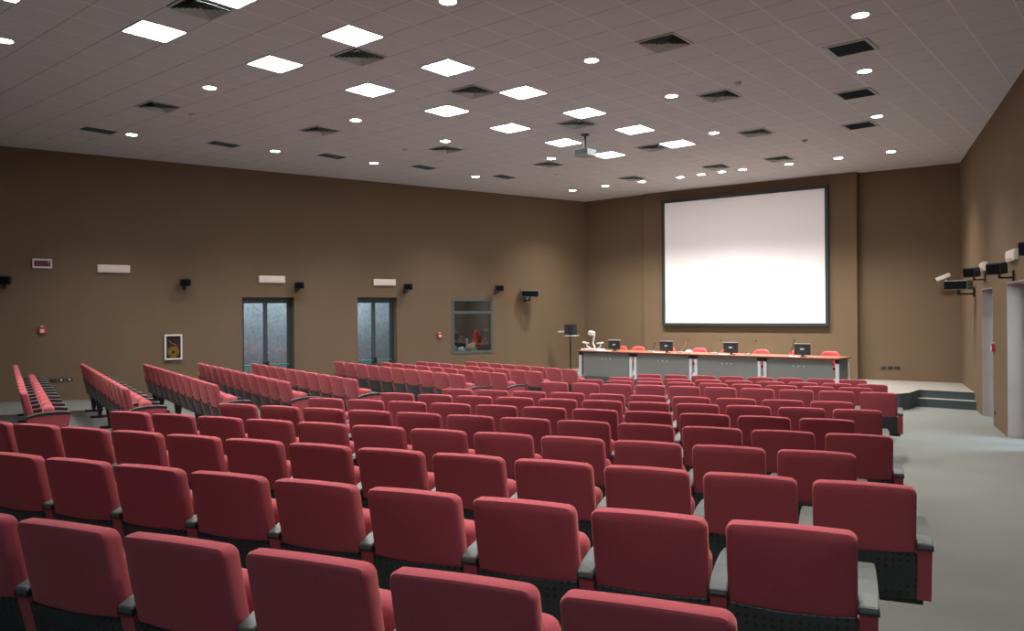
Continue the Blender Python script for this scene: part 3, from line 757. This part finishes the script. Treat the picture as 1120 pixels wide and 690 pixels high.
mic(-10.97, -10.90, .22, 'gooseneck microphone left of the second monitor', 'dark')
mic(-10.10, -9.90, .33, 'gooseneck microphone beside the white round speakerphone')
mic(-9.12, -8.97, .33, 'gooseneck microphone just left of the third monitor')
mic(-8.20, -8.02, .34, 'gooseneck microphone between the third and fourth monitors')
mic(-7.12, -7.04, .38, 'thin gooseneck microphone left of the rightmost monitor', 'dark')
t = thing('conference_phone', 'small round white speakerphone on the desk, beside a microphone', 'phone', (-9.80, 19.0, DZ))
bm = NB(); bmesh.ops.create_uvsphere(bm, u_segments=20, v_segments=10, radius=.10)
bmesh.ops.scale(bm, verts=bm.verts, vec=(1, .8, .62)); bmesh.ops.delete(bm, geom=[v for v in bm.verts if v.co.z < -.03], context='VERTS'); bmesh.ops.translate(bm, verts=bm.verts, vec=(0, 0, .031)); obj('body', bm, 'white', t, smooth='all')
bm = NB(); add_cyl(bm, (0, 0, .0), (0, 0, .006), .07); obj('foot', bm, 'dark', t)
# document camera
t = thing('document_camera', 'white document camera with two lamp arms at the left end of the desk', 'document camera', (-12.92, 19.05, DZ))
bm = NB(); add_box(bm, (0.02, 0, .025), (.62, .34, .05), bev=.015); obj('base', bm, 'white', t)
bm = NB(); add_tube(bm, [(.02, .1, .05), (.02, .1, .09), (-.04, .1, .2), (.0, .08, .34), (.06, .04, .46)], .024, 10); obj('column', bm, 'white', t, smooth=True)
bm = NB(); add_box(bm, (-.02, .0, .50), (.13, .2, .12), ry=.3, bev=.02); obj('camera_head', bm, 'white', t)
bm = NB(); add_cyl(bm, (-.03, 0, .42), (-.025, 0, .45), .035); obj('lens', bm, 'black', t)
for sgn in (-1, 1):
    bm = NB(); add_tube(bm, [(sgn * .12, .1, .05), (sgn * .24, .08, .12), (sgn * .25, .06, .2)], .015, 8); ar = obj('lamp_arm', bm, 'white', t, smooth=True)
    bm = NB(); add_box(bm, (sgn * .25, .03, .215), (.2, .08, .04), ry=-.15 * sgn, bev=.01); obj('lamp_head', bm, 'white', ar)
t = thing('papers', 'loose pile of pale papers beside the document camera', 'papers', (-12.55, 18.9, DZ), .3)
bm = NB(); add_box(bm, (0, 0, .004), (.24, .2, .008)); obj('lower_sheets', bm, 'logo', t)
bm = NB(); add_box(bm, (.03, .02, .011), (.24, .2, .006), rz=.3); obj('upper_sheets', bm, 'white', t)

# presenters' chairs behind the desk
def pchair(x, lab, first=[None]):
    if first[0]: return dup(first[0], (x, 19.60, STAGE_Z), 0, lab)
    t = thing('presenter_chair', lab, 'chair', (x, 19.60, STAGE_Z), 0, 'red chairs behind the conference desk')
    bm = NB(); cushion(bm,   .46, .50, .845, .06, .13, .02, arch_top=.015, dy=lambda x, z: .26 + (z - .5) * .12 - .06 * (x / .23) ** 2); obj('backrest', bm, 'chairred', t, smooth=True)
    bm = NB(); add_box(bm, (0, 0.02, .45), (.46, .44, .07), bev=.025); obj('seat', bm, 'chairred', t, smooth=True)
    bm = NB(); add_tube(bm, [(0, .22, .42), (0, .285, .48), (0, .30, .62)], .018); obj('back_support', bm, 'dark', t)
    for a, b in ((-1, -1), (1, -1), (-1, 1), (1, 1)):
        bm = NB(); add_cyl(bm, (a * .19, b * .18, .0), (a * .17, b * .16, .415), .013); obj('leg', bm, 'silver', t)
    first[0] = t; return t
for x, l in ((-12.46, 'mostly hidden by the leftmost monitor'), (-11.87, 'right of the leftmost monitor'), (-10.88, 'mostly hidden by the second monitor'),
             (-9.93, 'behind the white speakerphone'), (-9.08, 'hidden by the third monitor'), (-8.17, 'between the third and fourth monitors'),
             (-7.22, 'partly hidden by the rightmost monitor'), (-6.42, 'at the right end of the desk')):
    pchair(x, 'red rounded-back chair behind the desk, ' + l)
# monitor on a stand, left of the desk
t = thing('monitor_stand', 'monitor on a tall thin black floor stand left of the desk', 'monitor', (-14.60, 20.3, STAGE_Z), .25)
bm = NB(); add_cyl(bm, (0, 0, .0), (0, 0, 1.2), .022)
obj('pole', bm, 'black', t)
bm = NB(); add_cyl(bm, (0, 0, 0), (0, 0, .02), .24, seg=28); obj('base', bm, 'black', t)
bm = NB(); add_box(bm, (.02, -.02, 1.32), (.42, .05, .34), bev=.008); dsp = obj('display', bm, 'speakerbody', t)
bm = NB(); add_box(bm, (.02, -.05, 1.30), (.17, .02, .22)); obj('mount_box', bm, 'black', dsp)
bm = NB(); add_box(bm, (.05, 0, 1.13), (.44, .26, .012), rx=.12); obj('shelf', bm, 'vent', t)
bm = NB(); add_box(bm, (-.30, 0, 1.25), (.22, .10, .05), bev=.008); add_cyl(bm, (-.2, 0, 1.23), (0, 0, 1.2), .01); obj('side_unit', bm, 'vent', t)

# ------------------------------------------------------------------ auditorium seats
PITCH = .55
def make_seat():
    t = thing('auditorium_seat', 'seat', 'seat', (0, 0, 0), 0, 'red tip-up auditorium seats')
    TZ = .95; BW = .476
    rake = lambda z: (TZ - z) * .22
    bm = NB(); cushion(bm, BW, .585, TZ - .010, .075, .036, .016, arch_top=.010, arch_bot=.016, dy=lambda x, z: rake(z) - .014 * (1 - (x / (BW / 2)) ** 2))
    obj('backrest', bm, 'red', t, smooth=True)
    bm = NB(); cushion(bm, BW + .008, .365, .612, .035, .02, .008, arch_top=-.010, arch_bot=.0, dy=lambda x, z: rake(z) - .010 - .014 * (1 - (x / (BW / 2)) ** 2))
    obj('back_shell', bm, 'shell', t, smooth=True)
    bm = NB(); cushion(bm, .435, .41, .75, .115, .05, .035, arch_top=.008, dy=lambda x, z: .225 + (z - .36) * .04 + .0)
    obj('seat_cushion', bm, 'red', t, smooth=True)
    return t
def side_parts(t, x):
    arm = [(.055, .662), (.14, .684), (.26, .700), (.40, .702), (.52, .692)]
    bm = NB(); poly = arm + [(p[0], p[1] - .028) for p in arm[::-1]]; add_side_prism(bm, poly, x - .036, x + .036)
    bmesh.ops.bevel(bm, geom=bm.edges[:], offset=.005, segments=1, affect='EDGES'); a = obj('armrest', bm, ['arm'], t)
    bm = NB(); add_side_prism(bm, [(p[0], p[1] - .012) for p in arm] + [(p[0] + (.001 if i else 0), p[1] - .034) for i, p in enumerate(arm[::-1])], x - .0375, x + .0375); obj('armrest_trim', bm, 'black', a)
    bm = NB(); poly = [(.062, .628)] + [(p[0], p[1] - .034) for p in arm[1:]] + [(.48, .42), (.43, .36), (.13, .36)]
    add_side_prism(bm, poly, x - .032, x + .032); obj('side_panel', bm, 'red', t)
def make_leg(t, x):
    bm = NB(); add_side_prism(bm, [(.15, .34), (.29, .34), (.25, .03), (.19, .03)], x - .022, x + .022); add_box(bm, (x, .22, .012), (.07, .32, .04), bev=.006); obj('leg', bm, 'black', t)
def make_beam(t):
    bm = NB(); add_box(bm, (0, .22, .345), (PITCH, .07, .05)); add_box(bm, (0, .20, .39), (.32, .20, .05)); obj('beam', bm, 'black', t)
seat0 = make_seat(); side_parts(seat0, PITCH / 2); make_beam(seat0)
seatM = make_seat(); side_parts(seatM, PITCH / 2); make_beam(seatM); make_leg(seatM, 0)
seatE = make_seat(); side_parts(seatE, PITCH / 2); side_parts(seatE, -PITCH / 2); make_beam(seatE); make_leg(seatE, 0)
used = {'n': 0, 'm': 0, 'e': 0}
def place_seat(x, y, yaw, label, end, leg):
    z = floor_z(x, y) + .008
    proto, k = (seatE, 'e') if end else ((seatM, 'm') if leg else (seat0, 'n'))
    if not used[k]:
        used[k] = 1; proto.location = (x, y, z); proto.rotation_euler = (0, 0, yaw); proto['label'] = label; return proto
    return dup(proto, (x, y, z), yaw, label)
def nth(k, n, near_txt, far_txt):
    if k == 0: return 'at the %s end' % near_txt
    if k == n - 1: return 'at the %s end' % far_txt
    if k <= n // 2: return '%s from the %s' % (ordn[k], near_txt)
    return '%s from the %s' % (ordn[n - 1 - k], far_txt)
RIGHT = [  # first seat centre (aisle end), row direction, seats, description
 (-1.082, 1.819, 17.87, 8, 'nearest row to the camera'), (-1.108, 2.945, 17.3, 11, 'second row from the camera'), (-1.168, 4.095, 17.04, 13, 'third row from the camera'),
 (-1.738, 5.085, 17.05, 12, 'fourth row from the camera'), (-1.812, 6.243, 16.87, 12, 'fifth row from the camera'), (-2.399, 7.311, 17.6, 11, 'sixth row from the camera'),
 (-2.496, 8.572, 18.4, 11, 'seventh row from the camera'), (-3.061, 9.513, 17.38, 10, 'last row behind the cross aisle'),
 (-3.143, 11.757, 14.13, 10, 'first row past the cross aisle'), (-3.751, 12.769, 13.27, 9, 'third row from the stage'), (-3.84, 13.997, 14.0, 9, 'second row from the stage'), (-4.498, 15.175, 15.18, 8, 'row nearest the stage')]
for (x, y, yaw, n, desc) in RIGHT:
    a = math.radians(yaw); dx, dy = -math.cos(a) * PITCH, -math.sin(a) * PITCH
    for k in range(n):
        place_seat(x + dx * k, y + dy * k, a, 'red seat, right block, %s, %s' % (desc, nth(k, n, 'right-hand aisle', 'centre aisle')), k == n - 1, k % 3 == 0)
LEFT = [   # near (centre aisle) corner, row direction, seats
 (-10.51, 3.40, -16.93, 12, 'leftmost row in the picture'), (-10.51, 4.60, -16.83, 12, 'second row from the left'), (-10.51, 5.86, -15.91, 11, 'third row from the left'),
 (-10.45, 7.03, -15.80, 11, 'fourth row from the left'), (-10.40, 8.30, -14.0, 10, 'last row behind the cross aisle'),
 (-10.40, 10.90, -11.0, 10, 'first row past the cross aisle'), (-10.30, 12.02, -10.0, 9, 'third row from the stage'), (-10.31, 13.21, -10.4, 9, 'second row from the stage'), (-10.21, 14.36, -12.0, 8, 'row nearest the stage')]
for (x, y, yaw, n, desc) in LEFT:
    a = math.radians(yaw); dx, dy = -math.cos(a), -math.sin(a)
    x += dx * .24; y += dy * .24
    for k in range(n):
        place_seat(x + dx * k * PITCH, y + dy * k * PITCH, a, 'red seat, left block, %s, %s' % (desc, nth(k, n, 'centre aisle', 'left wall')), k == n - 1, k % 3 == 0)
